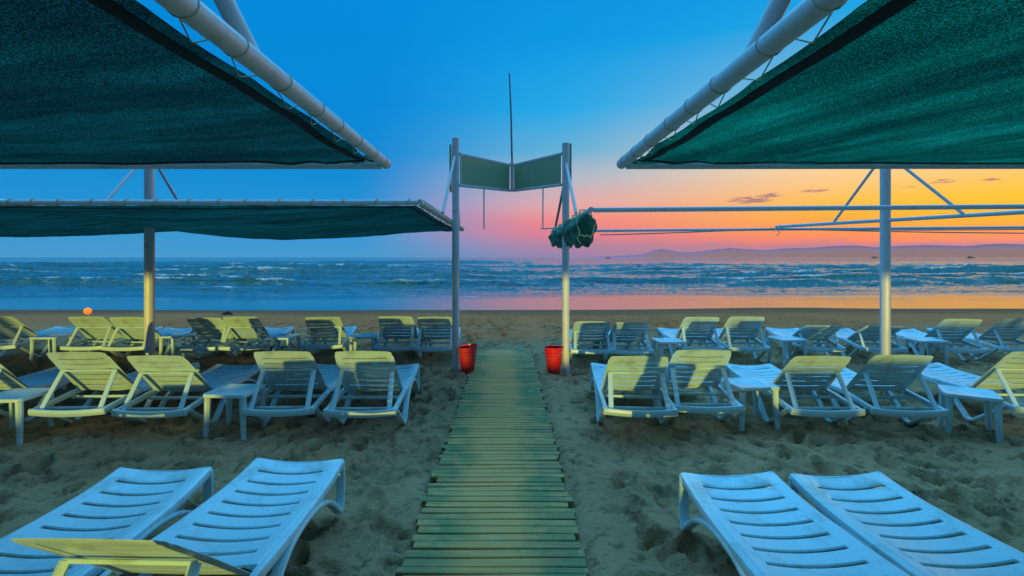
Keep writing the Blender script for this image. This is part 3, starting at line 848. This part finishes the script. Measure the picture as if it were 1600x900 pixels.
# near canopies (camera stands in the gap between them)
for sx_ in (-1, 1):
    xe = -.715 if sx_ < 0 else .695
    lb = ('large dark green net canopy overhead at upper left, pale pipe frame' if sx_ < 0 else 'large teal green net canopy overhead at upper right, sunset light on its pipes')
    y0, y1 = -2.3, 3.07
    root, o_ = canopy(lb, sx_, xe, y0, y1, sx_ * 9.6, H, (sx_ * 5.6, .4), 3.4)
    mast(root, o_, sx_ * 5.6, .4, 3.45, ((sx_ * 5.6, y0, H + .03), (sx_ * 5.6, y1, H + .03), ((sx_ * 5.6, -1.0, H + .05), (sx_ * 5.6, 1.8, H + .05))))
    mast(root, o_, sx_ * 1.20, .93, 3.6)
    pipe(root, o_, (sx_ * 1.17, .955, 3.5), (xe + sx_ * .01, 1.46, H + .02), .026, 'brace')
    net(root, o_, xe, sx_ * 9.6, y0, y1, H - .006, (.045, .035, .05, .03), .16, 5 + sx_, bays=2, m_=M_NET_LIT if sx_ > 0 else M_NET)
    lacing(root, (xe, y1, H), (xe, y0, H), o_, .27, inward=(sx_, 0, 0), reach=.058, seed=3 + sx_)
    lacing(root, (xe, y1, H), (sx_ * 9.6, y1, H), o_, .26, PR * .9, inward=(0, -1, 0), reach=.06, seed=8 + sx_)
# far left canopy
MX = -5.6
y0, y1 = 5.38, 10.7
root, o_ = canopy('dark green net canopy sagging between its pipes left of the gate', -1, -.90, y0, y1, -10.6, H + .02, (MX, 8.05), 3.5)
mast(root, o_, MX, 8.05, 3.52, ((MX + .0, y0 + .05, H + .06), (MX, y1 - .05, H + .06), ((MX, 7.0, H + .06), (MX, 9.1, H + .06))), .072)
net(root, o_, -.90, -10.6, y0, y1, H - .01, (.05, .03, .05, .03), .30, 25, bays=2)
lacing(root, (-.90, y1, H + .02), (-.90, y0, H + .02), o_, .17, inward=(-1, 0, 0), reach=.07, seed=31, thick=.007)
lacing(root, (-.90, y0, H + .02), (-10.6, y0, H + .02), o_, .3, inward=(0, 1, 0), reach=.06, seed=33, thick=.006)
# far right frame with its net furled along the pipe next to the gate
MX = 5.97
y0, y1 = 5.75, 10.4
root, o_ = canopy('bare pipe frame right of the gate with its green net furled at the side', 1, .96, y0, y1, 10.8, 2.285, (MX, 8.05), 3.5, zo=2.36)
mast(root, o_, MX, 8.05, 3.52, ((5.15, 9.75, H + .02), (6.75, 6.35, H + .02), ((5.62, 8.78, H + .03), (6.38, 7.12, H + .03))), .072)
pipe(root, o_, (6.75, 6.35, H + .02), (7.05, 5.78, H + .02), .030, 'arm')
for (a, b, s_) in (((1.9, 10.3, 2.2), (5.15, 9.8, 2.30), .01), ((5.2, 9.7, 2.29), (10.6, 10.2, 2.31), .02), ((5.3, 9.6, 2.28), (10.5, 9.2, 2.18), .02)):
    A, B = Vector(a), Vector(b); mb = MB()      # slack wires left in the frame
    mb.sweep([A + (B - A) * (k / 12) - Vector((0, 0, s_ * 4 * (k / 12) * (1 - k / 12))) - Vector(o_) for k in range(13)], .011, n=6)
    mb.build('wire', M_DARKPIPE, root)
mb = MB(); mb.sweep([Vector((5.15, 9.75, 2.31)) - Vector(o_), Vector((5.22, 9.75, 2.22)) - Vector(o_), Vector((5.16, 9.75, 2.16)) - Vector(o_)], .007, n=6)
mb.build('rope_end', M_DARKPIPE, root)
# the furled bundle
nr, nc = 120, 40; Uu, Tt = np.meshgrid(np.linspace(0, 1, nc), np.linspace(0, 1, nr))
Yb = 6.02 + (10.2 - 6.02) * Tt; th = Uu * 2 * math.pi
rad = .150 - .030 * Tt + .022 * np.sin(Tt * 15 + 1.0)
pinch = np.ones_like(Tt)
ties = [.03, .21, .43, .66, .90]
for tt in ties: pinch -= .34 * np.exp(-((Tt - tt) / .035) ** 2)
taper = sstep(-.002, .03, Tt) * sstep(1.0, .95, Tt)
fold = .10 * np.sin(th * 5 + 7 * vnoise(Tt * 5, th * 0, 66)) + .07 * np.sin(th * 9 - 9 * vnoise(Tt * 7, th * 0 + 3, 67)) + .22 * fbm(np.cos(th) * .9 + 5, Tt * 9 + np.sin(th) * .9, 61, 3)
rad = rad * pinch * (.02 + .98 * taper) * (1 + fold)
drop = rad.mean(1, keepdims=True) * 1.22 + .02
Xb = .965 + rad * np.cos(th) * .92; Zb = 2.285 - drop + rad * np.sin(th) * 1.25
g = grid_mesh('net', Xb - o_[0], Yb - o_[1], Zb - o_[2], M_FURL, root)
g['label'] = 'dark green net furled into a lumpy bundle under the pipe'
for tt in ties:
    mb = MB(); yb = 6.02 + 4.18 * tt; i = int(tt * (nr - 1))
    tilt = random.uniform(-.10, .10)
    ring = []
    for k in range(0, nc, 2):
        ring.append((Xb[i, k] * 1.0 + (Xb[i, k] - .965) * .04 - o_[0], yb + tilt * math.sin(th[i, k]) - o_[1], Zb[i, k] + (.012 if math.sin(th[i, k]) > 0 else -.012)))
    ring = [(x_, y_, max(z_, 1.6) if math.sin(2 * math.pi * k * 2 / nc) < .7 else 2.285 + PR + .006) for k, (x_, y_, z_) in enumerate(ring)]
    mb.sweep(ring, .009, n=6, closed=True)
    if random.random() < .8:
        x_, y_, z_ = ring[len(ring) * 5 // 8]
        mb.sweep([(x_, y_, z_), (x_ - .03, y_ - .02, z_ - .05), (x_ + .01, y_ - .05, z_ - .12)], .005, n=5)
    mb.build('tie_rope', M_YROPE, root)

# ------------------------------------------------------------------ unseen blocker added behind the viewer: its roof shades everything above head height from the low warm light
M_BLOCKER = mk_paint('blocker_thatch', (.24, .19, .12, 1), (.15, .12, .08, 1), .6)
blk_root = empty('unseen_blocker', (0, -14.0, 0), 'unseen added pavilion with a high pitched thatch roof on white posts', 'blocker')
mb = MB(); XW = 26; E0, E1, RG = 3.0, 2.9, 3.6
sec = [(3.0, EZ), (0.0, EZ + 5.2), (-3.0, EZ), (-3.0, EZ - .12), (0, EZ + 5.0), (3.0, EZ - .12)] if False else [(3.0, 2.20), (0.0, 7.4), (-3.0, 2.20), (-3.0, 2.06), (0.0, 7.2), (3.0, 2.06)]
vs = [(x_, y_, z_) for x_ in (-XW, XW) for (y_, z_) in sec]
fs = [(k, (k + 1) % 6, 6 + (k + 1) % 6, 6 + k) for k in range(6)] + [(0, 1, 4, 5), (1, 2, 3, 4), (6, 11, 10, 7), (7, 10, 9, 8)]
mb.add(vs, fs); mb.build('shade_roof', M_BLOCKER, blk_root, smooth=0)
mb = MB(); mb.box((0, -2.6, .26), (48, .2, .96)); mb.build('sand_shade_block', M_PIPE, blk_root, bevel=.02)  # added out of view to keep the low light off the sand
for (xa, xb, hh) in ((-3.75, -2.55, 1.03), (1.85, 2.45, 1.0), (2.55, 4.05, 1.11), (4.85, 13.0, 1.12)):
    mb = MB(); mb.box(((xa + xb) / 2, 2.9, hh / 2 - .1), (xb - xa, .45, hh + .2)); mb.build('shade_block', M_PIPE, blk_root, bevel=.02)  # added blocks, heights set to shade chosen lounger backs
for k in range(6):
    for y_ in (-2.6, 2.6):
        mb = MB(); mb.tube((-26.8 + k * 8.4, y_, -.2), (-26.8 + k * 8.4, y_, 2.7), .13, 14); mb.build('post', M_PIPE, blk_root)  # posts of the added blocker

# ------------------------------------------------------------------ small far things
mb = MB()
by = 17.2; bx = (137 - 790) * by / 800
root = empty('beach_buoy', (bx, by, base_z(bx, by) - .02), 'small glowing orange ball buoy on a pale stub at the water edge on the left', 'buoy')
mb.lathe([(0, .06)] + [(.115 * math.sin(a), .20 - .115 * math.cos(a)) for a in np.linspace(.35, math.pi - .02, 16)], 24); mb.build('float', M_ORANGE, root)
mb = MB(); mb.lathe([(.05, -.02), (.055, .0), (.048, .09), (.03, .1)], 14); mb.build('stub', M_WHITE, root)
mb = MB(); by = 18.5; bx = (356 - 790) * by / 800
for k in range(9):
    a = random.uniform(0, 6.28); l = random.uniform(.1, .28)
    mb.sweep([(0, 0, .03), (math.cos(a) * l * .5, math.sin(a) * l * .5, random.uniform(.05, .14)), (math.cos(a) * l, math.sin(a) * l, .02)], [.05, .035, .012], n=7)
o = mb.build('seaweed_clump', M_ROCK, loc=(bx, by, float(base_z(bx, by)) - .02)); tag(o, 'small dark clump of seaweed on the wet sand near the water', 'seaweed')
def boat(px, y, L, label):
    root = empty('far_boat', ((px - 790) * y / 800, y, SEA), label, 'boat', 'boats on the horizon')
    mb = MB(); sec = []; vs = []; fs = []
    for k in range(9):
        u = -1 + 2 * k / 8; w = .16 * L * (1 - max(0, u) ** 2.2) * (1 if u > -.95 else .8); sh = .07 * L + .05 * L * max(0, u) ** 2
        vs += [(u * L / 2, -w, sh), (u * L / 2, -w * .6, -.03 * L), (u * L / 2, w * .6, -.03 * L), (u * L / 2, w, sh)]
    for k in range(8):
        for q in range(4): fs.append((k * 4 + q, k * 4 + (q + 1) % 4, k * 4 + 4 + (q + 1) % 4, k * 4 + 4 + q))
    fs += [(0, 1, 2, 3), (35, 34, 33, 32)]
    mb.add(vs, fs).build('hull', M_BOAT, root)
    mb = MB(); mb.box((-.08 * L, 0, .12 * L), (.34 * L, .2 * L, .10 * L)); mb.box((-.1 * L, 0, .19 * L), (.16 * L, .16 * L, .06 * L)); mb.build('cabin', M_BOAT, root, bevel=.01 * L)
    mb = MB(); mb.tube((.05 * L, 0, .08 * L), (.05 * L, 0, .34 * L), .006 * L, 6); mb.build('boat_mast', M_BOAT, root)
boat(1367, 1400, 20, 'tiny dark boat on the horizon just left of the far right mast')
boat(1517, 1500, 24, 'tiny dark boat on the horizon to the right of the far right mast')
boat(950, 1300, 15, 'tiny dark boat on the horizon just right of the furled net')

# ------------------------------------------------------------------ render settings
SC.view_settings.view_transform = 'Standard'; SC.view_settings.look = 'None'
SC.view_settings.exposure = 0; SC.view_settings.gamma = 1
SC.render.engine = 'CYCLES'
SC.cycles.max_bounces = 6; SC.cycles.diffuse_bounces = 3; SC.cycles.transparent_max_bounces = 8
SC.cycles.use_denoising = True
SC.cycles.sample_clamp_indirect = 6
